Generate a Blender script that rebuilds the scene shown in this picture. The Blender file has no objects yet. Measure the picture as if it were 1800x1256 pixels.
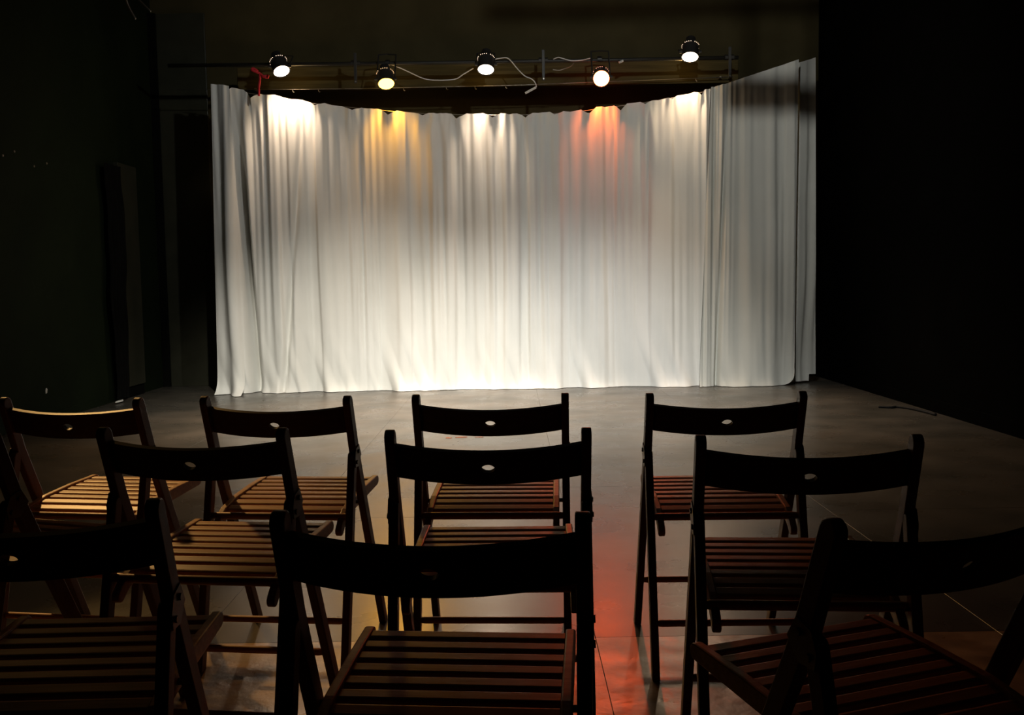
import bpy, bmesh, math, random
import numpy as np
from mathutils import Vector, Matrix

S = bpy.context.scene
COL = S.collection
PI = math.pi
random.seed(4)
rng = np.random.default_rng(11)

# ------------------------------------------------------------------ camera, world, exposure
cd = bpy.data.cameras.new('camera')
cam = bpy.data.objects.new('camera', cd)
COL.objects.link(cam)
cd.sensor_width = 36.0
cd.sensor_fit = 'HORIZONTAL'
cd.lens = 36.0 * 1691.24 / 1800.0
cd.clip_start = 0.05
cam.matrix_world = (Matrix.Translation((0, 0, 1.0787)) @ Matrix.Rotation(PI / 2 - 0.0777, 4, 'X')
                    @ Matrix.Rotation(-0.0161, 4, 'Z'))
S.camera = cam

w = bpy.data.worlds.new('dark_room')
w.use_nodes = True
w.node_tree.nodes['Background'].inputs[0].default_value = (0, 0, 0, 1)
w.node_tree.nodes['Background'].inputs[1].default_value = 0.0
S.world = w
S.view_settings.view_transform = 'Standard'
S.view_settings.look = 'None'
S.view_settings.exposure = 0.0
S.view_settings.gamma = 1.0
S.view_settings.use_curve_mapping = False
S.cycles.use_denoising = True
S.cycles.max_bounces = 6
S.cycles.diffuse_bounces = 4
S.cycles.glossy_bounces = 3
S.cycles.sample_clamp_indirect = 4.0
S.cycles.caustics_reflective = False
S.cycles.caustics_refractive = False

# lamp table: lens centre, aim point, light colour, lens radiance, beam watts, beam angle, rear leak watts, label
LAMPS = [
    ((-2.162, 9.40, 3.130), (-0.95, 7.85, 0.0), (1.00, 0.74, 0.52), 22, 230, 87, 54,
     'stage lamp glowing warm white at the far left, beside the red ribbon'),
    ((-1.163, 9.40, 2.997), (-0.70, 7.55, 0.0), (1.00, 0.44, 0.03), 24, 420, 86, 32,
     'amber stage lamp glowing yellow, second along the pipe'),
    ((-0.206, 9.40, 3.115), (-0.30, 7.85, 0.0), (1.00, 0.74, 0.52), 22, 560, 88, 60,
     'stage lamp glowing white in the middle, where the white cable ends'),
    ((0.899, 9.40, 3.013), (0.40, 3.30, 0.0), (1.00, 0.10, 0.020), 70, 100, 23, 36,
     'red stage lamp with a red glow around its lens'),
    ((1.750, 9.40, 3.202), (1.35, 7.90, 0.0), (1.00, 0.72, 0.46), 22, 390, 88, 36,
     'stage lamp glowing white at the right end, hung highest'),
]
# lamps over the audience, above the frame: position, aim, colour, watts, cone, softness
FRONT = [
    ((-0.75, 4.6, 3.75), (-1.55, 9.75, -1.65), (1.00, 0.94, 0.80), 1420, 54, 1.0,
     'black front lamp on the audience pipe aimed at the left of the curtain'),
    ((0.55, 4.6, 3.75), (0.48, 9.75, -1.65), (1.00, 1.00, 0.95), 1200, 54, 1.0,
     'black front lamp on the audience pipe aimed at the right of the curtain'),
    ((1.00, 4.6, 3.82), (0.60, 9.75, 1.60), (1.00, 1.00, 0.95), 225, 110, 0.6,
     'black added fill lamp on the audience pipe, rightmost of three'),  # fill lamp added to even out the light on the curtain
    ((-3.35, 6.2, 3.50), (-1.22, 3.05, 0.45), (1.00, 0.56, 0.18), 430, 15, 0.7,
     'black side lamp near the left wall aimed across the chairs'),
]

# ------------------------------------------------------------------ helpers
def link(o):
    COL.objects.link(o)
    return o

def meshobj(name, bm, mat, parent=None, smooth=False):
    me = bpy.data.meshes.new(name)
    bmesh.ops.recalc_face_normals(bm, faces=bm.faces[:])
    bm.to_mesh(me)
    bm.free()
    me.materials.append(mat)
    if smooth:
        for p in me.polygons:
            p.use_smooth = True
    o = link(bpy.data.objects.new(name, me))
    if parent is not None:
        o.parent = parent
    return o

def tag(o, label=None, cat=None, group=None, kind=None):
    if label: o['label'] = label
    if cat: o['category'] = cat
    if group: o['group'] = group
    if kind: o['kind'] = kind
    return o

def empty(name, loc, label, cat, group=None, rz=0.0):
    o = link(bpy.data.objects.new(name, None))
    o.empty_display_size = 0.05
    o.location = loc
    o.rotation_euler = (0, 0, rz)
    return tag(o, label, cat, group)

def box(bm, x0, x1, y0, y1, z0, z1):
    vs = [bm.verts.new(p) for p in ((x0, y0, z0), (x1, y0, z0), (x1, y1, z0), (x0, y1, z0),
                                    (x0, y0, z1), (x1, y0, z1), (x1, y1, z1), (x0, y1, z1))]
    for f in ((3, 2, 1, 0), (4, 5, 6, 7), (0, 1, 5, 4), (1, 2, 6, 5), (2, 3, 7, 6), (3, 0, 4, 7)):
        bm.faces.new([vs[i] for i in f])

def boxobj(name, b, mat, parent=None, bev=0.0):
    bm = bmesh.new()
    box(bm, *b)
    if bev: bevel(bm, bev)
    return meshobj(name, bm, mat, parent)

def bevel(bm, d, seg=2, ang=0.5):
    bmesh.ops.recalc_face_normals(bm, faces=bm.faces[:])
    ed = [e for e in bm.edges if e.is_manifold and e.calc_face_angle(0) > ang]
    bmesh.ops.bevel(bm, geom=ed, offset=d, segments=seg, affect='EDGES', profile=0.5, clamp_overlap=True)

def prism(bm, poly, x0, x1):
    a = [bm.verts.new((x0, p[0], p[1])) for p in poly]
    b = [bm.verts.new((x1, p[0], p[1])) for p in poly]
    n = len(poly)
    bm.faces.new(a)
    bm.faces.new(b[::-1])
    for i in range(n):
        bm.faces.new((a[i], b[i], b[(i + 1) % n], a[(i + 1) % n]))

def tube(bm, pts, r, n=8, cap=True):
    pts = [Vector(p) for p in pts]
    rings = []
    for i, p in enumerate(pts):
        t = (pts[min(i + 1, len(pts) - 1)] - pts[max(i - 1, 0)]).normalized()
        u = t.cross(Vector((0, 0, 1)))
        if u.length < 1e-3: u = t.cross(Vector((0, 1, 0)))
        u.normalize()
        v = t.cross(u)
        rr = r[i] if isinstance(r, (list, tuple)) else r
        rings.append([bm.verts.new(p + (u * math.cos(2 * PI * k / n) + v * math.sin(2 * PI * k / n)) * rr) for k in range(n)])
    for a, b in zip(rings, rings[1:]):
        for k in range(n):
            bm.faces.new((a[k], a[(k + 1) % n], b[(k + 1) % n], b[k]))
    if cap:
        bm.faces.new(rings[0][::-1])
        bm.faces.new(rings[-1])

def lathe(bm, prof, n=24, M=None, capa=True, capb=True):
    rings = []
    for r, z in prof:
        rings.append([bm.verts.new((M or Matrix()) @ Vector((r * math.cos(2 * PI * k / n), r * math.sin(2 * PI * k / n), z))) for k in range(n)])
    for a, b in zip(rings, rings[1:]):
        for k in range(n):
            bm.faces.new((a[k], a[(k + 1) % n], b[(k + 1) % n], b[k]))
    if capa: bm.faces.new(rings[0][::-1])
    if capb: bm.faces.new(rings[-1])

def hook(bm, x, hw, y, z, r):
    # C-shaped hook clamp hung over a pipe of radius r
    out = [Vector((y + (r + 0.014) * math.cos(a), z + (r + 0.014) * math.sin(a))) for a in np.linspace(-0.5, PI + 0.5, 12)]
    inn = [Vector((y + (r + 0.0008) * math.cos(a), z + (r + 0.0008) * math.sin(a))) for a in np.linspace(PI + 0.5, -0.5, 12)]
    n = len(out) + len(inn)
    P = out + inn
    a = [bm.verts.new((x - hw, p[0], p[1])) for p in P]
    b = [bm.verts.new((x + hw, p[0], p[1])) for p in P]
    for i in range(n):
        bm.faces.new((a[i], b[i], b[(i + 1) % n], a[(i + 1) % n]))
    m = len(out)
    for v, fl_ in ((a, 1), (b, 0)):
        for i in range(m - 1):
            q = (v[i], v[i + 1], v[n - 2 - i], v[n - 1 - i])
            bm.faces.new(q if fl_ else q[::-1])

def smoothpath(pts, k=6):
    P = [Vector(p) for p in pts]
    out = []
    for i in range(len(P) - 1):
        p0, p1, p2, p3 = P[max(i - 1, 0)], P[i], P[i + 1], P[min(i + 2, len(P) - 1)]
        for j in range(k):
            t = j / k
            out.append(0.5 * ((2 * p1) + (p2 - p0) * t + (2 * p0 - 5 * p1 + 4 * p2 - p3) * t * t + (3 * p1 - p0 - 3 * p2 + p3) * t ** 3))
    out.append(P[-1])
    return out

# ------------------------------------------------------------------ materials
def mat(name, col, rough=0.5, spec=0.5, noise=None, bump=None, metal=0.0, coords='Object', roughnoise=None):
    m = bpy.data.materials.new(name)
    m.use_nodes = True
    nt = m.node_tree
    b = nt.nodes['Principled BSDF']
    b.inputs['Base Color'].default_value = (*col, 1)
    b.inputs['Roughness'].default_value = rough
    b.inputs['Specular IOR Level'].default_value = spec
    b.inputs['Metallic'].default_value = metal
    tc = nt.nodes.new('ShaderNodeTexCoord')
    def tex(scale, detail, stretch):
        mp = nt.nodes.new('ShaderNodeMapping')
        mp.inputs['Scale'].default_value = stretch
        nt.links.new(tc.outputs[coords], mp.inputs['Vector'])
        n = nt.nodes.new('ShaderNodeTexNoise')
        n.inputs['Scale'].default_value = scale
        n.inputs['Detail'].default_value = detail
        nt.links.new(mp.outputs[0], n.inputs['Vector'])
        return n
    if noise:
        c2, scale, stretch = noise
        n = tex(scale, 6, stretch)
        r = nt.nodes.new('ShaderNodeValToRGB')
        r.color_ramp.elements[0].position = 0.35
        r.color_ramp.elements[1].position = 0.68
        r.color_ramp.elements[0].color = (*col, 1)
        r.color_ramp.elements[1].color = (*c2, 1)
        nt.links.new(n.outputs['Fac'], r.inputs[0])
        nt.links.new(r.outputs[0], b.inputs['Base Color'])
    if roughnoise:
        lo, hi, scale = roughnoise
        n = tex(scale, 5, (1, 1, 1))
        mr = nt.nodes.new('ShaderNodeMapRange')
        mr.inputs['From Min'].default_value = 0.3
        mr.inputs['From Max'].default_value = 0.7
        mr.inputs['To Min'].default_value = lo
        mr.inputs['To Max'].default_value = hi
        nt.links.new(n.outputs['Fac'], mr.inputs[0])
        nt.links.new(mr.outputs[0], b.inputs['Roughness'])
    if bump:
        scale, stretch, strength, dist = bump
        n = tex(scale, 4, stretch)
        bp = nt.nodes.new('ShaderNodeBump')
        bp.inputs['Strength'].default_value = strength
        bp.inputs['Distance'].default_value = dist
        nt.links.new(n.outputs['Fac'], bp.inputs['Height'])
        nt.links.new(bp.outputs[0], b.inputs['Normal'])
    return m

def emit(name, col, strength):
    m = bpy.data.materials.new(name)
    m.use_nodes = True
    nt = m.node_tree
    b = nt.nodes['Principled BSDF']
    b.inputs['Base Color'].default_value = (0.02, 0.02, 0.02, 1)
    b.inputs['Emission Color'].default_value = (*col, 1)
    b.inputs['Emission Strength'].default_value = strength
    return m

M_floor = mat('floor_paint', (0.050, 0.047, 0.040), 0.4, 0.22, noise=((0.088, 0.077, 0.064), 2.2, (1, 1, 1)),
              bump=(9.0, (1, 1, 1), 0.12, 0.004), roughnoise=(0.24, 0.35, 3.0))
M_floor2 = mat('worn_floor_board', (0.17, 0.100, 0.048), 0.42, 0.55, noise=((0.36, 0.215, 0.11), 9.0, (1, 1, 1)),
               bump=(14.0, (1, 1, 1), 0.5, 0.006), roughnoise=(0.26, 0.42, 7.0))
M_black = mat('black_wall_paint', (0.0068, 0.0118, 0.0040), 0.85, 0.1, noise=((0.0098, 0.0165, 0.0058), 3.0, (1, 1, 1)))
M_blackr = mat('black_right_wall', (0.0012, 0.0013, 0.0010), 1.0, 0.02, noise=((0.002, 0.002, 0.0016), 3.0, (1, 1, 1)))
M_ceil = mat('black_ceiling_paint', (0.008, 0.007, 0.005), 0.8, 0.2, noise=((0.012, 0.010, 0.007), 2.0, (1, 1, 1)))
M_back = mat('black_back_wall', (0.050, 0.040, 0.016), 0.8, 0.15, noise=((0.070, 0.056, 0.024), 2.5, (1, 1, 1)))
M_panel = mat('black_gloss_board', (0.030, 0.031, 0.020), 0.38, 0.4, noise=((0.042, 0.042, 0.028), 5.0, (1, 1, 1)))
M_drape = mat('black_velvet', (0.004, 0.004, 0.004), 0.95, 0.05, noise=((0.006, 0.006, 0.005), 8.0, (1, 1, 1)))
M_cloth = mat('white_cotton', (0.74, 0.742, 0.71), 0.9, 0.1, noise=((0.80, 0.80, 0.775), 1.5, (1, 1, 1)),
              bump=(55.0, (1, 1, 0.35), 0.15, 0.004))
M_cloth2 = mat('dimmed_white_cotton', (0.62, 0.62, 0.57), 0.9, 0.1, noise=((0.68, 0.68, 0.63), 1.5, (1, 1, 1)),
               bump=(55.0, (1, 1, 0.35), 0.15, 0.004))  # same cotton, darkened for the light falling off at the right
M_wood = mat('lit_beech', (0.40, 0.185, 0.062), 0.42, 0.4, noise=((0.56, 0.285, 0.105), 6.0, (1, 14, 14)),
             bump=(9.0, (1, 16, 16), 0.15, 0.002))  # seat and bar beech, lightened for the stage light it catches
M_woodv = mat('shaded_beech_upright', (0.11, 0.048, 0.020), 0.45, 0.35, noise=((0.16, 0.073, 0.031), 6.0, (14, 6, 1.2)),
              bump=(9.0, (16, 6, 1), 0.15, 0.002))  # same beech, darkened for the shade on the uprights
M_wooddk = mat('shaded_beech_board', (0.055, 0.026, 0.012), 0.45, 0.35, noise=((0.085, 0.040, 0.018), 6.0, (1, 14, 14)))  # same beech, darkened further for the unlit chair backs
M_steel = mat('dark_steel', (0.10, 0.095, 0.085), 0.38, 0.5, metal=0.9, noise=((0.14, 0.13, 0.12), 30, (1, 1, 1)))
M_can = mat('black_lamp_enamel', (0.016, 0.015, 0.014), 0.4, 0.5, noise=((0.022, 0.020, 0.018), 20, (1, 1, 1)))
M_pipe = mat('black_pipe_paint', (0.020, 0.018, 0.014), 0.5, 0.4, noise=((0.03, 0.026, 0.02), 12, (1, 1, 1)))
M_beam = mat('dark_stained_beam', (0.045, 0.036, 0.014), 0.8, 0.1, noise=((0.080, 0.064, 0.026), 5, (0.4, 6, 6)))
M_wire = mat('galvanised_wire', (0.30, 0.27, 0.22), 0.4, 0.5, metal=0.7, noise=((0.36, 0.32, 0.28), 40, (1, 1, 1)))
M_cable = mat('white_cable_sheath', (0.62, 0.58, 0.54), 0.5, 0.4, noise=((0.7, 0.66, 0.62), 40, (1, 1, 1)))
M_red = mat('red_ribbon_cloth', (0.55, 0.025, 0.035), 0.8, 0.2, noise=((0.65, 0.05, 0.06), 40, (1, 1, 1)))
M_paper = mat('white_paper', (0.75, 0.75, 0.70), 0.8, 0.2, noise=((0.8, 0.8, 0.77), 30, (1, 1, 1)))
M_rubber = mat('black_rubber', (0.010, 0.010, 0.010), 0.7, 0.2, noise=((0.015, 0.015, 0.015), 30, (1, 1, 1)))
M_scrap = mat('brown_tape_scrap', (0.16, 0.05, 0.028), 0.8, 0.2, noise=((0.22, 0.08, 0.04), 30, (1, 1, 1)))

# ------------------------------------------------------------------ room shell
XL, XR, YB, YF, ZC = -3.83, 3.36, 10.6, -3.0, 4.3
tag(boxobj('wall_left', (XL - 0.15, XL, YF, YB + 0.15, 0, ZC), M_black), kind='structure')
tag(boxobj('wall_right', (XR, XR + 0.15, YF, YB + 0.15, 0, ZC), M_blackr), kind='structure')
tag(boxobj('wall_back', (XL, XR, YB, YB + 0.15, 0, ZC), M_back), kind='structure')
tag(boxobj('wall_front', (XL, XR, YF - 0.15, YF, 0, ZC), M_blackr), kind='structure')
ceil = tag(boxobj('ceiling', (XL - 0.15, XR + 0.15, YF - 0.15, YB + 0.15, ZC, ZC + 0.12), M_ceil), kind='structure')
for y in (4.4, 5.9, 7.4, 8.9):
    boxobj('ceiling_joist', (XL, XR, y, y + 0.14, ZC - 0.22, ZC), M_ceil, ceil)
fl = tag(boxobj('floor', (XL - 0.15, XR + 0.15, YF - 0.15, YB + 0.15, -0.12, -0.012), M_floor), kind='structure')
xs = [XL, -2.20, -0.98, 0.24, 1.46, XR]
for i in range(len(xs) - 1):
    ys = [YF, -0.60, 1.00, 2.85, 4.40, 6.84, 9.28, YB] if i % 2 == 0 else [YF, -1.0, 1.0, 2.85, 5.00, 7.44, YB]
    for y0, y1 in zip(ys, ys[1:]):
        g = 0.0005
        bm = bmesh.new()
        box(bm, xs[i] + g, xs[i + 1] - g, y0 + g, y1 - g, -0.012, 0.0)
        bevel(bm, 0.0008, 1)
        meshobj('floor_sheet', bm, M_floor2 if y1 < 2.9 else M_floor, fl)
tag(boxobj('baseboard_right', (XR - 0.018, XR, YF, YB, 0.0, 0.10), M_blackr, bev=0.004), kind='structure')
tag(boxobj('baseboard_left', (XL, XL + 0.012, YF, 9.0, 0.0, 0.07), M_black, bev=0.003), kind='structure')

# ------------------------------------------------------------------ curtains
def fnoise(x, lam, seed, n=7):
    r = np.random.default_rng(seed)
    out = np.zeros_like(x)
    for k in range(n):
        l = lam * (0.55 + 1.1 * r.random())
        out += np.sin(2 * PI * x / l + r.random() * 2 * PI) * (0.5 + r.random())
    return out / (0.72 * n ** 0.5 * 1.1)

def curtain(name, top, bot, ztop, zbot, Y, seed, nu, nv, m, label, amp=1.0, roll=False, grooves=(), fine=None, ybot=0.0, cornerR=0.0, hemflare=0.0, parent_parts=True):
    """top/bot: (x0, x1); ztop/zbot: functions of s in 0..1 and x; cloth hanging in folds"""
    s = np.linspace(0, 1, nu)
    xt = top[0] + (top[1] - top[0]) * s
    xb = bot[0] + (bot[1] - bot[0]) * s
    t = np.linspace(0, 1, nv) ** 0.85                      # 0 top, 1 bottom
    T, Sx = np.meshgrid(t, s, indexing='ij')
    XT, XB = np.meshgrid(t, xt, indexing='ij')[1], np.meshgrid(t, xb, indexing='ij')[1]
    X = XT + (XB - XT) * T
    Zt = np.array([ztop(x) for x in xt])
    Zb = np.array([zbot(x) for x in xb])
    by = np.array([max(0.0, wirez(x) - z) for x, z in zip(xt, Zt)]) if roll else np.zeros_like(xt)
    Z = Zt[None, :] * (1 - T) + Zb[None, :] * T
    top_d = Zt[None, :] - Z
    # folds, drifting sideways on the way down and easing out above the hem
    drift = 0.035 * fnoise(X * 0.6 + 2 * T, 1.8, seed + 9) * T
    f1 = np.tanh(1.2 * fnoise(X + drift + 0.06 * np.sin(X * 2.3), 0.23, seed, 5))
    f2 = fnoise(X + 1.6 * drift, 0.42, seed + 1)
    f3 = fnoise(X - drift, 0.11, seed + 2)
    f4 = fnoise(X + 2 * drift, 0.9, seed + 3)
    mask = 0.5 + 0.5 * np.tanh(1.4 * fnoise(X + 0.5 * T, 0.8, seed + 5))
    fade = 1 - 0.62 * np.clip((T - 0.55) / 0.4, 0, 1) ** 1.5
    rise = np.minimum(1, 0.35 + T * 4)
    yd = -amp * (0.025 * f1 * rise * fade * (0.65 + 0.45 * mask) + 0.014 * f2 * (0.7 + T) + 0.0050 * f3 * fade * (1.15 - mask) + 0.022 * T * f4)
    for gt, gb, dep, wd in grooves:
        yd += dep * np.exp(-((X - (gt + (gb - gt) * T)) / wd) ** 2) * np.clip(T * 3, 0, 1)
    if fine:
        yd -= 0.016 * fnoise(X + 0.03 * T, 0.075, seed + 31) * np.exp(-((XT - fine[0]) / fine[1]) ** 2) * (1 - 0.75 * T)
    # between the clips the hem rolls forward, folds fan out from the clips
    yd -= 0.9 * by[None, :] * np.exp(-top_d / 0.07)
    if roll:
        for i in range(2, len(CTX) - 2):
            if CTZ[i] < CTZ[i - 1] - 0.004 and CTZ[i] <= CTZ[i + 1] and wirez(CTX[i]) - CTZ[i] > 0.012:
                for sg in (-1, 1):
                    xc = CTX[i] + sg * (0.035 + 0.13 * np.minimum(top_d, 0.9))
                    yd -= 0.018 * np.exp(-((X - xc) / (0.020 + 0.04 * top_d)) ** 2) * np.exp(-top_d / 0.35)
    # hem: cloth breaks on the floor
    hem = np.exp(-(Z - Zb[None, :]) / 0.05)
    yd -= hemflare * hem * (0.25 + 1.1 * np.abs(fnoise(X, 0.9, seed + 7)))
    yd -= 0.03 * np.exp(-(Z - Zb[None, :]) / 0.25) * np.maximum(0, fnoise(X + 0.35 * (Z), 0.42, seed + 8)) * (1 if hemflare else 0.3)
    Yc = Y + ybot * T + yd
    if cornerR:
        # rounded lower right corner
        xr = xb[-1]
        cx, cz = xr - cornerR, Zb[-1] + cornerR
        for j in range(nu):
            xx = xb[j]
            if xx > cx:
                lift = cornerR - math.sqrt(max(0, cornerR ** 2 - (xx - cx) ** 2))
                wgt = np.clip((T[:, j] - 0.75) / 0.25, 0, 1)
                Z[:, j] += lift * wgt * 0.98
    verts = np.stack([X, Yc, Z], -1).reshape(-1, 3)
    idx = np.arange(nu * nv).reshape(nv, nu)
    faces = np.stack([idx[:-1, :-1], idx[1:, :-1], idx[1:, 1:], idx[:-1, 1:]], -1).reshape(-1, 4)
    me = bpy.data.meshes.new(name)
    me.from_pydata(verts.tolist(), [], faces.tolist())
    me.materials.append(m)
    for p in me.polygons: p.use_smooth = True
    o = link(bpy.data.objects.new(name, me))
    return tag(o, label, 'curtain')

CTX = [-2.811, -2.759, -2.739, -2.629, -2.585, -2.554, -2.507, -2.461, -2.396, -2.317, -2.227, -2.175, -2.045, -1.967, -1.916, -1.824, -1.746, -1.655, -1.577, -1.545, -1.459, -1.433, -1.304, -1.258, -1.218, -1.189, -1.106, -1.036, -0.942, -0.895, -0.849, -0.79, -0.708, -0.614, -0.561, -0.515, -0.474, -0.414, -0.344, -0.25, -0.209, -0.157, -0.074, 0.008, 0.09, 0.137, 0.175, 0.184, 0.243, 0.246, 0.305, 0.411, 0.457, 0.493, 0.552, 0.622, 0.728, 0.786, 0.81, 0.881, 0.963, 1.057, 1.115, 1.186, 1.268, 1.315, 1.362, 1.432, 1.503, 1.585, 1.632, 1.691, 1.796, 1.856, 1.866, 1.9, 1.921, 1.957, 2.073, 2.188]
CTZ = [3.066, 3.036, 3.052, 3.031, 2.999, 2.94, 2.972, 2.99, 2.976, 2.978, 2.948, 2.934, 2.926, 2.899, 2.86, 2.888, 2.863, 2.855, 2.822, 2.809, 2.836, 2.829, 2.825, 2.813, 2.777, 2.752, 2.801, 2.788, 2.782, 2.767, 2.748, 2.773, 2.764, 2.766, 2.76, 2.709, 2.729, 2.767, 2.758, 2.768, 2.75, 2.712, 2.762, 2.746, 2.757, 2.739, 2.709, 2.721, 2.76, 2.76, 2.759, 2.765, 2.734, 2.739, 2.775, 2.766, 2.787, 2.743, 2.74, 2.808, 2.801, 2.82, 2.758, 2.837, 2.842, 2.85, 2.823, 2.86, 2.863, 2.883, 2.868, 2.91, 2.92, 2.942, 2.938, 2.924, 2.9, 2.959, 2.981, 3.016]
WX = [-2.95, -2.864, -2.757, -2.561, -2.431, -2.11, -1.772, -1.32, -1.094, -0.771, -0.397, 0.039, 0.323, 0.663, 0.947, 1.231, 1.514, 1.826, 2.137, 2.3, 3.15]
WZ = [3.075, 3.067, 3.048, 3.012, 2.988, 2.927, 2.882, 2.834, 2.808, 2.784, 2.768, 2.759, 2.762, 2.777, 2.812, 2.846, 2.881, 2.932, 2.993, 3.045, 3.310]
def wirez(x): return float(np.interp(x, WX, WZ))
def topz(x): return float(np.interp(x, CTX, CTZ))
main = curtain('curtain', (-2.86, 2.02), (-2.88, 1.90), topz, lambda x: 0.004, 9.75, 21, 900, 90, M_cloth,
               'wide main white curtain hanging in folds across the back of the stage', roll=True, hemflare=0.022, grooves=((-2.73, -2.60, 0.22, 0.045), (-2.05, -2.32, 0.05, 0.03)))
curtain('curtain', (-2.925, -2.74), (-2.985, -2.68), lambda x: wirez(x) + 0.004, lambda x: 0.006, 9.66, 5, 70, 80, M_cloth,
        'narrow strip of white curtain at the far left edge, its foot spread on the floor', amp=1.1, hemflare=0.10)
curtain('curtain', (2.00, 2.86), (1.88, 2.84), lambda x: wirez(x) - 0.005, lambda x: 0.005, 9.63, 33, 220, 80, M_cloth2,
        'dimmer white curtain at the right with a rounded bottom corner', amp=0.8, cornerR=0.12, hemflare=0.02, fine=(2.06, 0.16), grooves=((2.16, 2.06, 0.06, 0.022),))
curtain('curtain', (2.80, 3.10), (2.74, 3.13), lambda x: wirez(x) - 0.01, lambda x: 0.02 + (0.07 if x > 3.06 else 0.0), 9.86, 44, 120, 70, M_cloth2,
        'narrow shade-tinted strip of curtain at the far right edge, its hem lifted off the floor', amp=0.9, hemflare=0.0)

bm = bmesh.new()
tube(bm, [(x, 9.80, wirez(x) - 0.010) for x in np.linspace(-2.95, 2.75, 60)], 0.004, 6)
tag(meshobj('curtain_wire', bm, M_wire, smooth=True), 'thin sagging wire the white curtain hangs on', 'wire')

# ------------------------------------------------------------------ black flats, drape and boards at the back left
bm = bmesh.new()
n, mz = 24, 30
g = []
for j in range(mz + 1):
    z = 0.03 + 2.22 * j / mz
    row = []
    for i in range(n + 1):
        y = 9.08 + (0.34 - 0.10 * max(0, 1 - z / 0.9)) * i / n + 0.02 * math.sin(z * 5.0) + 0.012 * math.sin(z * 11)
        row.append(bm.verts.new((XL + 0.07 + 0.022 * math.sin(i * 1.15 + 0.4 * math.sin(z * 3)), y, z)))
    g.append(row)
for j in range(mz):
    for i in range(n):
        bm.faces.new((g[j][i], g[j][i + 1], g[j + 1][i + 1], g[j + 1][i]))
tag(meshobj('drape', bm, M_drape, smooth=True), 'narrow black drape with wavy edges hanging on the left wall', 'drape')
t = empty('wall_panel', (XL, 9.62, 0), 'black upright board on the left wall beyond the black drape', 'panel')
boxobj('board', (0.0, 0.045, -0.19, 0.27, 0.11, 2.3), M_panel, t, bev=0.004)
boxobj('kick_strip', (0.0, 0.030, -0.19, 0.27, 0.0, 0.10), M_drape, t, bev=0.003)
t = empty('flat', (-3.50, 10.56, 0), 'black glossy flat standing in the back left corner', 'panel')
boxobj('board', (-0.25, 0.27, -0.03, 0.0, 0.0, 4.0), M_panel, t, bev=0.004)
boxobj('frame_strip', (-0.33, -0.25, -0.06, 0.02, 0.0, 4.0), M_drape, t, bev=0.004)

# ------------------------------------------------------------------ rigging
bm = bmesh.new()
tube(bm, [(-3.30, 9.56, 3.235), (-1.0, 9.56, 3.222), (1.0, 9.56, 3.22), (2.25, 9.56, 3.225)], 0.018, 12)
tag(meshobj('lamp_pipe', bm, M_pipe, smooth=True), 'black horizontal pipe carrying the five stage lamps', 'pipe')
tag(boxobj('beam', (-2.75, 2.35, 9.98, 10.12, 3.07, 3.30), M_beam, bev=0.006), 'dark wooden beam behind the stage lamps above the curtain', 'beam')
rig = empty('hook_line', (0, 9.90, 3.06), 'thin straight line with small hooks running below the lamps', 'wire')
bm = bmesh.new()
tube(bm, [(-3.34, 0, 0.012), (-2.14, 0, -0.003), (-1.5, 0, -0.007), (0.04, 0, 0.002), (2.28, 0, 0.051)], 0.0045, 6)
meshobj('line', bm, M_wire, rig, smooth=True)
for x in (-2.55, 2.15):
    boxobj('standoff', (x - 0.008, x + 0.008, 0.0, 0.085, -0.004 if x < 0 else 0.044, 0.016 if x < 0 else 0.060), M_wire, rig)
for x in (-2.17, -1.91, -1.05, -0.62, -0.33, -0.02, 1.9):
    z = float(np.interp(x, [-3.34, -2.14, -1.5, 0.04, 2.28], [0.012, -0.003, -0.007, 0.002, 0.051]))
    bm = bmesh.new()
    tube(bm, [(x, -0.002, z), (x, -0.004, z - 0.018), (x + 0.008, -0.004, z - 0.032), (x + 0.018, -0.004, z - 0.026)], 0.004, 6)
    meshobj('hook', bm, M_wire, rig, smooth=True)
# two hanger brackets dropping from the pipe
for x, lab in ((-1.475, 'metal hanger bracket dropping from the pipe left of the amber lamp'),
               (0.35, 'dark hanger bracket dropping from the pipe left of the red lamp'),
               (2.16, 'dark hanger bracket dropping from the right end of the pipe')):
    b = empty('hanger_bracket', (x, 9.56, 3.22), lab, 'bracket', 'hanger brackets on the lamp pipe')
    boxobj('strap', (-0.014, 0.014, -0.040, -0.032, -0.19, 0.10), M_pipe, b, bev=0.002)
    bm = bmesh.new(); hook(bm, 0.0, 0.045, 0.0, 0.003, 0.018)
    meshobj('clamp', bm, M_pipe, b)
    bm = bmesh.new(); tube(bm, [(0.0, -0.046, -0.175), (0.0, -0.030, -0.175)], 0.008, 8)
    meshobj('bolt', bm, M_wire, b)

def cable(pts, r, m, name, label, cat='cable'):
    bm = bmesh.new()
    tube(bm, smoothpath(pts), r, 6)
    return tag(meshobj(name, bm, m, smooth=True), label, cat)
cable([(-1.506, 9.61, 3.265), (-1.401, 9.61, 3.23), (-1.178, 9.61, 3.228), (-1.067, 9.61, 3.196), (-0.958, 9.61, 3.146), (-0.819, 9.61, 3.083), (-0.681, 9.61, 3.065), (-0.514, 9.61, 3.073), (-0.429, 9.61, 3.12), (-0.333, 9.61, 3.174)], 0.0055, M_cable, 'lamp_cable',
      'long white cable sagging from the amber lamp to the middle lamp')
cable([(-0.119, 9.5, 3.233), (-0.008, 9.5, 3.245), (0.046, 9.5, 3.203), (0.089, 9.5, 3.149), (0.165, 9.5, 3.072), (0.236, 9.5, 3.038),
       (0.269, 9.5, 3.0), (0.279, 9.5, 2.962)], 0.0055, M_cable, 'lamp_cable', 'white cable dropping to the right of the middle lamp')
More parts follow.
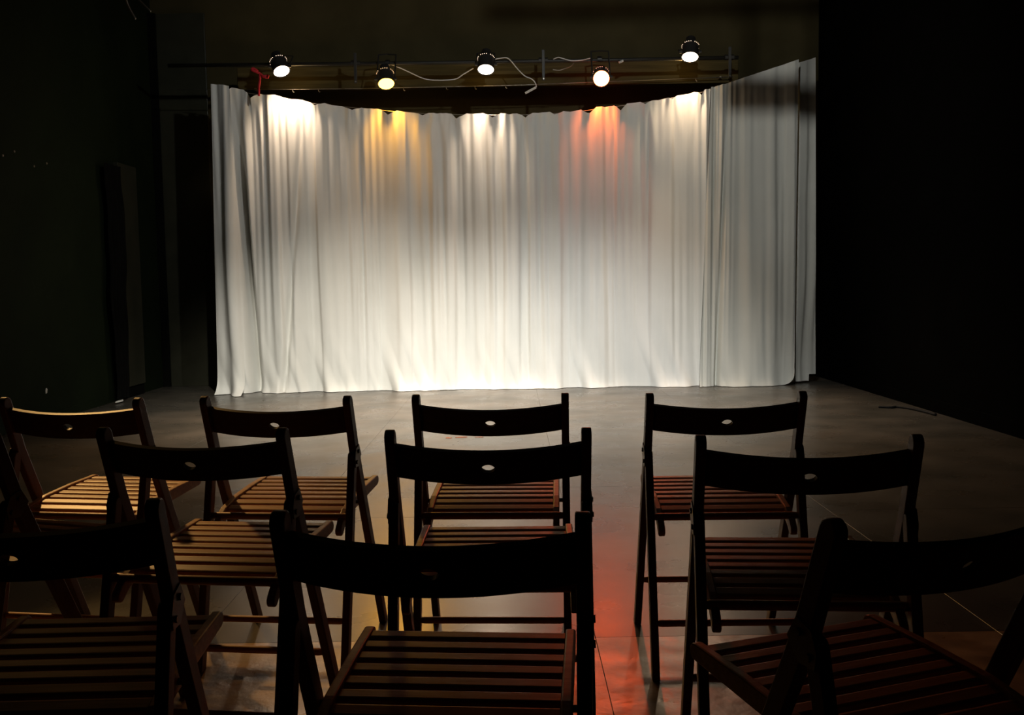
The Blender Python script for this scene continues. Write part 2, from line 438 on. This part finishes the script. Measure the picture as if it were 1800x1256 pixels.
cable([(0.448, 9.54, 3.232), (0.498, 9.53, 3.247), (0.569, 9.53, 3.226), (0.64, 9.53, 3.212), (0.734, 9.53, 3.219), (0.806, 9.53, 3.236)],
      0.0055, M_cable, 'lamp_cable', 'short wavy white cable just left of the red lamp')
cable([(0.44, 9.5, 3.125), (0.50, 9.5, 3.118), (0.55, 9.5, 3.131), (0.612, 9.52, 3.157), (0.65, 9.556, 3.20)], 0.004, M_wire, 'lamp_cable',
      'small grey cable end curling under the wavy white cable')
cable([(-2.322, 6.0, 2.90), (-2.30, 6.0, 2.80), (-2.258, 6.0, 2.714)], 0.006, M_wire, 'ceiling_cord', 'dim cord hanging at the upper left, the longer one', 'cord')
cable([(-2.26, 6.0, 2.86), (-2.229, 6.0, 2.825), (-2.163, 6.0, 2.757)], 0.005, M_wire, 'ceiling_cord', 'dim short cord slanting at the upper left edge of the frame', 'cord')
# little pale cable ends
def scrap(name, loc, size, m, label, cat, seed, rot=(0, 0, 0)):
    r = random.Random(seed)
    bm = bmesh.new()
    k = 9
    a = []; b = []
    for i in range(k):
        an = 2 * PI * i / k
        rr = 0.65 + 0.5 * r.random()
        p = (math.cos(an) * size[0] * rr, math.sin(an) * size[1] * rr)
        a.append(bm.verts.new((p[0], p[1], 0)))
        b.append(bm.verts.new((p[0] * 0.9, p[1] * 0.9, size[2] * (0.6 + 0.6 * r.random()))))
    bm.faces.new(a[::-1]); bm.faces.new(b)
    for i in range(k):
        bm.faces.new((a[i], a[(i + 1) % k], b[(i + 1) % k], b[i]))
    o = meshobj(name, bm, m)
    o.location = loc
    o.rotation_euler = rot
    return tag(o, label, cat)
for p, q, lab in (((0.17, 9.5, 2.905), (0.275, 9.5, 2.960), 'pale cable end dangling below the white cable near the middle'),
                  ((1.085, 9.53, 3.190), (1.125, 9.545, 3.207), 'pale plug end on the pipe right of the red lamp')):
    bm = bmesh.new(); tube(bm, [p, q], 0.011, 8)
    tag(meshobj('cable_end', bm, M_cable), lab, 'plug')
# red ribbon
rb = empty('red_ribbon', (-2.405, 9.53, 3.14), 'red ribbon tied to the pipe and trailing down to the curtain', 'ribbon')
bm = bmesh.new(); tube(bm, smoothpath([(0, 0, 0.0), (0.006, -0.02, -0.06), (-0.004, -0.03, -0.13), (-0.008, -0.03, -0.22)]), [0.011] * 19, 6)
meshobj('tail', bm, M_red, rb, smooth=True)
for pts in ([(0, 0, 0), (-0.03, -0.02, 0.012), (-0.07, -0.02, 0.03), (-0.055, -0.02, 0.045), (-0.015, -0.01, 0.018)],
            [(0, 0, 0), (0.04, -0.02, -0.03), (0.085, -0.02, -0.025), (0.075, -0.02, -0.045), (0.03, -0.01, -0.032)]):
    bm = bmesh.new(); tube(bm, smoothpath(pts), 0.012, 6)
    meshobj('bow_loop', bm, M_red, rb, smooth=True)

# ------------------------------------------------------------------ stage lamps
def stage_lamp(name, pos, aim, col, rad, watts, cone, label, pipe, group, softness=1.0, size=0.074, front=False, leak=0, leakcone=96, drop=0.3, pr=0.018):
    root = empty(name, pos, label, 'stage lamp', group)
    d = (Vector(aim) - Vector(pos)).normalized()
    q = d.to_track_quat('Z', 'Y').to_matrix().to_4x4()
    # can: open front at z=0, back at z=-0.2
    bm = bmesh.new()
    R = size
    lathe(bm, [(R * 1.02, 0.004), (R * 1.14, 0.006), (R * 1.14, -0.016), (R * 1.06, -0.020), (R * 1.06, -0.115), (R * 1.10, -0.118),
               (R * 1.10, -0.128), (R * 0.98, -0.132), (R * 0.66, -0.185), (R * 0.62, -0.215), (R * 0.20, -0.222)], 32, q, capa=False)
    meshobj('can', bm, M_can, root, smooth=False)
    bm = bmesh.new()
    lathe(bm, [(R * 1.02, -0.001), (R * 0.8, 0.003), (R * 0.4, 0.006), (R * 0.05, 0.007)], 32, q)
    lens = meshobj('lens', bm, emit('lens_glow_' + label.split()[0], col, rad), root)
    lens['label'] = 'glowing lens'
    # cooling slots round the back of the can, lit from inside
    bm = bmesh.new()
    for k in range(26):
        a = 2 * PI * k / 26
        if (k * 7) % 5 == 0: continue
        c = q @ Vector((R * 1.105 * math.cos(a), R * 1.105 * math.sin(a), -0.123))
        bmesh.ops.create_icosphere(bm, subdivisions=1, radius=0.0042, matrix=Matrix.Translation(c))
    if not front:
        o = meshobj('vent_slots', bm, emit('vent_glow_' + label.split()[0], tuple(0.5 * c + 0.5 * e for c, e in zip(col, (1, .7, .5))), 2.0), root)
        o['label'] = 'ring of lit cooling slots'
        o['kind'] = 'stuff'
    else:
        bm.free()
    # yoke: flat U bracket from the two sides of the can up to the clamp on the pipe
    pv = Vector(pipe) - Vector(pos)
    side = Vector((1, 0, 0))
    back = d * -0.06
    bm = bmesh.new()
    for s in (-1, 1):
        a = back + side * s * (R * 1.10 + 0.004)
        b = Vector((s * (R * 1.10 + 0.004), pv.y * 0.85, pv.z + 0.075))
        tube(bm, [a, b], 0.007, 6)
        tube(bm, [b, Vector((pv.x, pv.y, pv.z + 0.085))], 0.007, 6)
    meshobj('yoke', bm, M_can, root)
    for s in (-1, 1):
        bm = bmesh.new()
        a = back + side * s * (R * 1.10 - 0.004)
        tube(bm, [a, a + side * s * 0.03], 0.013, 10)
        meshobj('pivot_knob', bm, M_steel, root)
    bm = bmesh.new()
    hook(bm, pv.x, 0.020, pv.y, pv.z, pr)
    meshobj('clamp', bm, M_can, root)
    ld = bpy.data.lights.new('beam_' + label.split()[0], 'SPOT')
    ld.energy = watts
    ld.color = col
    ld.spot_size = math.radians(cone)
    ld.spot_blend = softness
    ld.shadow_soft_size = 0.06
    lo = link(bpy.data.objects.new('beam', ld))
    lo.parent = root
    lo.location = d * 0.03
    lo.rotation_euler = d.to_track_quat('-Z', 'Y').to_euler()
    if not front:
        # light leaking from the open rear of the can
        kd = bpy.data.lights.new('leak_' + label.split()[0], 'SPOT')
        kd.spot_size = math.radians(leakcone)
        kd.spot_blend = 1.0
        kd.energy = leak
        kd.color = (col[0], max(col[1], 0.17), col[2])
        kd.shadow_soft_size = 0.035
        ko = link(bpy.data.objects.new('leak', kd))
        ko.parent = root
        ko.location = (0.0, 0.19, 0.0)
        ko.rotation_euler = Vector((0.0, 0.15, -drop)).to_track_quat('-Z', 'Y').to_euler()
        gd = bpy.data.lights.new('rear_glow_' + label.split()[0], 'POINT')
        gd.energy = 1.5
        gd.color = (1.0, 0.62 * (0.35 if col[1] < 0.2 else 1), 0.22 * (0.35 if col[1] < 0.2 else 1))
        gd.shadow_soft_size = 0.03
        go = link(bpy.data.objects.new('rear_glow', gd))
        go.parent = root
        go.location = (0.0, 0.25, -0.05)
    return root

for i, (p, a, c, rad, wt, cone, leak, lab) in enumerate(LAMPS):
    stage_lamp('stage_lamp', p, a, c, rad, wt, cone, lab, (p[0] + 0.0, 9.56, 3.224), 'stage lamps above the curtain', leak=leak, leakcone=(100, 84, 66, 80, 88)[i], drop=(0.24, 0.25, 0.40, 0.25, 0.32)[i])
bm = bmesh.new()
tube(bm, [(-3.75, 4.55, 3.98), (3.25, 4.55, 3.98)], 0.024, 12)
tag(meshobj('front_pipe', bm, M_pipe, smooth=True), 'black pipe over the audience carrying the front lamps', 'pipe')
bm = bmesh.new()
tube(bm, [(XL + 0.02, 6.2, 3.75), (-2.9, 6.2, 3.75)], 0.024, 12)
tag(meshobj('side_pipe', bm, M_pipe, smooth=True), 'short black pipe off the left wall carrying the side lamp', 'pipe')
for i, (p, a, c, wt, cone, soft, lab) in enumerate(FRONT):
    pp = (p[0], 4.55, 3.98) if i < 3 else (p[0], 6.2, 3.75)
    stage_lamp('stage_lamp', p, a, c, 20, wt, cone, lab, pp, 'lamps over the audience', soft, 0.09, True, pr=0.024)

bm = bmesh.new()
tube(bm, [(0.6, 6.52, 3.86), (2.6, 6.52, 3.86)], 0.024, 12)
tag(meshobj('blocker_pipe', bm, M_pipe, smooth=True), 'black pipe added over the stage to hold the shadow box', 'pipe')  # added pipe that only carries the shadow box
t = empty('band_blocker', (1.62, 6.52, 3.455), 'added black box above the frame, shading the right curtain', 'stage lamp')  # unseen box added to cast the dark band on the right curtain
boxobj('blocker_body', (-0.19, 0.19, -0.05, 0.05, -0.055, 0.06), M_can, t, bev=0.012)
boxobj('blocker_face', (-0.165, 0.165, -0.056, -0.049, -0.04, 0.045), M_panel, t, bev=0.002)
for sx in (-1, 1):
    boxobj('bracket', (sx * 0.11 - 0.012, sx * 0.11 + 0.012, -0.006, 0.006, 0.055, 0.379), M_can, t)
    bm = bmesh.new(); hook(bm, sx * 0.11, 0.018, 0.0, 0.405, 0.024)
    meshobj('clamp', bm, M_can, t)

# ------------------------------------------------------------------ folding chairs
def offset_poly(cl, hw, cap0=None, cap1=None):
    """2-D outline of a bar following the centreline cl (list of (y,z)) with half widths hw"""
    P = [Vector(p) for p in cl]
    L, Rr = [], []
    for i, p in enumerate(P):
        a = (P[i] - P[i - 1]).normalized() if i else (P[1] - P[0]).normalized()
        b = (P[i + 1] - P[i]).normalized() if i < len(P) - 1 else a
        t = (a + b).normalized()
        nrm = Vector((-t.y, t.x))
        k = 1 / max(0.5, nrm.dot(Vector((-a.y, a.x))))
        h = hw[i] if isinstance(hw, (list, tuple)) else hw
        L.append(p + nrm * h * k)
        Rr.append(p - nrm * h * k)
    def cap(c, frm, n=5):
        out = []
        for i in range(1, n):
            an = PI * i / n
            r = frm - c
            out.append(c + Vector((r.x * math.cos(an) - r.y * math.sin(an), r.x * math.sin(an) + r.y * math.cos(an))))
        return out
    poly = L[:]
    if cap1: poly += [p for p in reversed(cap(P[-1], Rr[-1], 6))]
    poly += Rr[::-1]
    if cap0: poly += [p for p in reversed(cap(P[0], L[0], 6))]
    return poly

def flat_foot(poly, zmin=0.0):
    out = []
    n = len(poly)
    for i in range(n):
        a, b = poly[i], poly[(i + 1) % n]
        if a.y >= zmin: out.append(a)
        if (a.y >= zmin) != (b.y >= zmin):
            t = (zmin - a.y) / (b.y - a.y)
            out.append(a + (b - a) * t)
    return out

POST = [(0.0015, 0.752), (0.055, 0.600), (0.337, 0.0), (0.3464, -0.02)]
REAR = [(0.033, 0.588), (-0.100, 0.0), (-0.1045, -0.02)]
RAIL = [(-0.020, 0.388), (0.000, 0.404), (0.040, 0.422), (0.120, 0.436), (0.250, 0.444), (0.385, 0.450)]
def railz(y): return float(np.interp(y, [p[0] for p in RAIL], [p[1] for p in RAIL]))

def make_chair():
    root = empty('folding_chair', (0, 0, 0), 'x', 'chair')
    for s in (-1, 1):
        xa, xb = s * 0.199, s * 0.220
        bm = bmesh.new()
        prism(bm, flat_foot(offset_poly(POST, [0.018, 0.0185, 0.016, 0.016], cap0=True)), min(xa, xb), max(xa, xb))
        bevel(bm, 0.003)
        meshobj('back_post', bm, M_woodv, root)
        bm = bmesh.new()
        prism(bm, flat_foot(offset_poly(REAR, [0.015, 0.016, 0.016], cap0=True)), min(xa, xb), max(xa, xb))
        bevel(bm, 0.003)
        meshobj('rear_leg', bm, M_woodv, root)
        # steel hinge plate joining post and rear leg, two rivets
        bm = bmesh.new()
        x0, x1 = sorted((s * 0.2203, s * 0.2222))
        prism(bm, [Vector(p) for p in ((0.030, 0.612), (0.062, 0.622), (0.082, 0.590), (0.056, 0.560), (0.022, 0.560), (0.018, 0.585))], x0, x1)
        hp = meshobj('hinge_plate', bm, M_steel, root)
        for (y, z) in ((0.056, 0.602), (0.034, 0.574)):
            bm = bmesh.new()
            tube(bm, [(s * 0.221, y, z), (s * 0.2255, y, z)], 0.006, 8)
            meshobj('rivet', bm, M_steel, hp)
        # seat rail
        bm = bmesh.new()
        x0, x1 = sorted((s * 0.172, s * 0.190))
        prism(bm, offset_poly(RAIL, [0.015, 0.016, 0.017, 0.018, 0.018, 0.015], cap0=True, cap1=True), x0, x1)
        bevel(bm, 0.0035)
        rl = meshobj('seat_rail', bm, M_wood, root)
        bm = bmesh.new()
        tube(bm, [(s * 0.188, 0.128, 0.437), (s * 0.205, 0.128, 0.437)], 0.006, 8)
        meshobj('seat_pivot', bm, M_steel, root)
    for k in range(8):
        y = 0.052 + 0.0445 * k
        z = railz(y) + 0.006
        sl = (railz(y + 0.02) - railz(y - 0.02)) / 0.04
        bm = bmesh.new()
        poly = []
        for (a, b) in ((-0.0172, -0.006), (0.0172, -0.006), (0.0172, 0.003), (0.012, 0.006), (-0.012, 0.006), (-0.0172, 0.003)):
            poly.append(Vector((y + a - b * sl, z + b + a * sl)))
        prism(bm, poly, -0.173, 0.173)
        bevel(bm, 0.0015, 1)
        meshobj('seat_slat', bm, M_wood, root)
    for nm, y, z, hx, r in (('seat_bar', 0.006, 0.421, 0.200, 0.0105), ('rear_stretcher', -0.060, 0.141, 0.200, 0.0095),
                            ('front_stretcher', 0.250, 0.166, 0.200, 0.0095)):
        bm = bmesh.new()
        tube(bm, [(-hx, y, z), (-hx * 0.94, y, z), (hx * 0.94, y, z), (hx, y, z)], [r * 0.85, r, r, r * 0.85], 10)
        meshobj(nm, bm, M_wood, root, smooth=True)
    # curved backrest with an eye-shaped hole
    tdir = Vector((0, 0.329, -0.944)); nrm = Vector((0, -0.944, -0.329)); cen = Vector((0, 0.021, 0.700))
    hh, th, W = 0.0385, 0.006, 0.2
    def P(u, v, side):
        b = 0.036 * (1 - (u / W) ** 2)
        sl = -0.072 * u / W ** 2
        nn = (nrm - Vector((sl, 0, 0))).normalized()
        return cen + Vector((u, 0, 0)) + tdir * (-v) + nrm * b + nn * th * side
    a0 = 0.032
    hole = []; rect = []
    N = 32
    for k in range(N):
        an = 2 * PI * k / N
        c_, s_ = math.cos(an), math.sin(an)
        hx = 0.0150 * math.copysign(abs(c_) ** 1.0, c_)
        hz = 0.0098 * math.copysign(abs(s_) ** 1.25, s_)
        hole.append((hx, hz))
        m = max(abs(c_), abs(s_))
        rect.append((a0 * c_ / m, hh * s_ / m))
    bm = bmesh.new()
    def strip(u0, u1, n):
        us = [u0 + (u1 - u0) * i / n for i in range(n + 1)]
        for side in (-1, 1):
            for i in range(n):
                bm.faces.new([bm.verts.new(P(*q, side)) for q in ((us[i], -hh), (us[i + 1], -hh), (us[i + 1], hh), (us[i], hh))])
        for i in range(n):
            for v in (-hh, hh):
                bm.faces.new([bm.verts.new(P(us[i], v, -1)), bm.verts.new(P(us[i + 1], v, -1)), bm.verts.new(P(us[i + 1], v, 1)), bm.verts.new(P(us[i], v, 1))])
    strip(-W, -a0, 14); strip(a0, W, 14)
    for u in (-W, W):
        bm.faces.new([bm.verts.new(P(u, v, s)) for v, s in ((-hh, -1), (hh, -1), (hh, 1), (-hh, 1))])
    for side in (-1, 1):
        for k in range(N):
            k2 = (k + 1) % N
            bm.faces.new([bm.verts.new(P(*q, side)) for q in (hole[k], hole[k2], rect[k2], rect[k])])
    for k in range(N):
        k2 = (k + 1) % N
        bm.faces.new([bm.verts.new(P(*hole[a], s)) for a, s in ((k, -1), (k2, -1), (k2, 1), (k, 1))])
        if abs(rect[k][1]) > hh - 1e-6 and abs(rect[k2][1]) > hh - 1e-6 and rect[k][1] * rect[k2][1] > 0:
            bm.faces.new([bm.verts.new(P(*rect[a], s)) for a, s in ((k, -1), (k2, -1), (k2, 1), (k, 1))])
    bmesh.ops.remove_doubles(bm, verts=bm.verts[:], dist=1e-5)
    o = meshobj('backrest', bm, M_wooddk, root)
    o['label'] = 'curved backrest with an eye-shaped hole'
    return root

CHAIRS = [  # x, y, turn (deg), label
    (-1.275, 2.757, -8.7, 'brown folding chair at the far left of the front row, its slatted seat brightly lit'),
    (-0.673, 2.713, -6.5, 'folding chair in the front row, second from the left, turned slightly right'),
    (-0.063, 2.680, -2.9, 'folding chair in the middle of the front row, its right seat rail catching red light'),
    (0.587, 2.631, -1.0, 'folding chair at the right end of the front row, beside the red floor glow'),
    (-1.365, 2.198, -18.5, 'folding chair cut off by the left edge, in the second row'),
    (-0.715, 2.121, -7.4, 'folding chair in the second row, left of centre, behind the two left front chairs'),
    (-0.054, 2.031, -1.6, 'folding chair in the second row directly behind the middle front chair'),
    (0.583, 1.886, -4.6, 'folding chair at the right of the second row, its right post lost in darkness'),
    (-0.742, 1.398, 1.2, 'nearly black folding chair in the lower left corner, nearest row'),
    (-0.117, 1.294, -4.9, 'large dark folding chair at the bottom centre, closest to the camera'),
    (0.609, 1.290, 19.8, 'nearly black folding chair in the lower right corner, turned to the left'),
]
proto = make_chair()
kids = list(proto.children)
for i, (x, y, a, lab) in enumerate(CHAIRS):
    if i == 0:
        r = proto
    else:
        r = link(proto.copy())
        for ch in kids:
            c = link(ch.copy()); c.parent = r
            for gch in ch.children:
                d = link(gch.copy()); d.parent = c
    r.location = (x, y, 0)
    r.rotation_euler = (0, 0, math.radians(a))
    tag(r, lab, 'chair', 'wooden folding chairs in rows')

# ------------------------------------------------------------------ small things on floor and walls
scrap('tape_scrap', (-0.36, 6.70, 0.0), (0.050, 0.016, 0.004), M_scrap, 'long reddish brown tape scrap on the floor under the middle front backrest', 'scrap', 1, (0, 0, 0.05))
scrap('tape_scrap', (-0.455, 6.68, 0.0), (0.022, 0.020, 0.004), M_scrap, 'small reddish brown tape scrap left of the longer one', 'scrap', 2)
scrap('tape_scrap', (-0.235, 6.695, 0.0), (0.035, 0.008, 0.003), M_scrap, 'thin brown tape shred right of the longer scrap', 'scrap', 3)
scrap('paper_scrap', (XL + 0.002, 7.86, 0.252), (0.026, 0.020, 0.003), M_paper, 'white scrap of paper stuck low on the left wall', 'scrap', 4, (0, PI / 2, 0))
scrap('tape_strip', (XL + 0.10, 9.06, 0.012), (0.018, 0.10, 0.012), M_paper, 'pale strip lying at the foot of the black drape', 'scrap', 5)
for k, (y, z, lab) in enumerate(((7.386, 2.099, 'shiny screw high on the left wall, lower of the nearer pair'), (7.56, 2.152, 'shiny screw high on the left wall, upper of the nearer pair'),
                                 (7.863, 2.075, 'shiny screw high on the left wall, left one of the farther pair'), (8.079, 2.124, 'shiny screw high on the left wall, right one of the farther pair'))):
    bm = bmesh.new()
    lathe(bm, [(0.009, 0), (0.008, 0.004), (0.003, 0.006)], 10, Matrix.Rotation(PI / 2, 4, 'Y'))
    o = tag(meshobj('wall_screw', bm, M_wire), lab, 'screw', 'screws on the left wall')
    o.location = (XL, y, z)
cable([(3.02, 7.88, 0.008), (3.10, 7.83, 0.008), (3.16, 7.86, 0.008), (3.22, 7.75, 0.010), (3.25, 7.55, 0.012), (3.26, 7.36, 0.012)], 0.012, M_rubber,
      'floor_cable', 'black cable lying along the foot of the right wall')
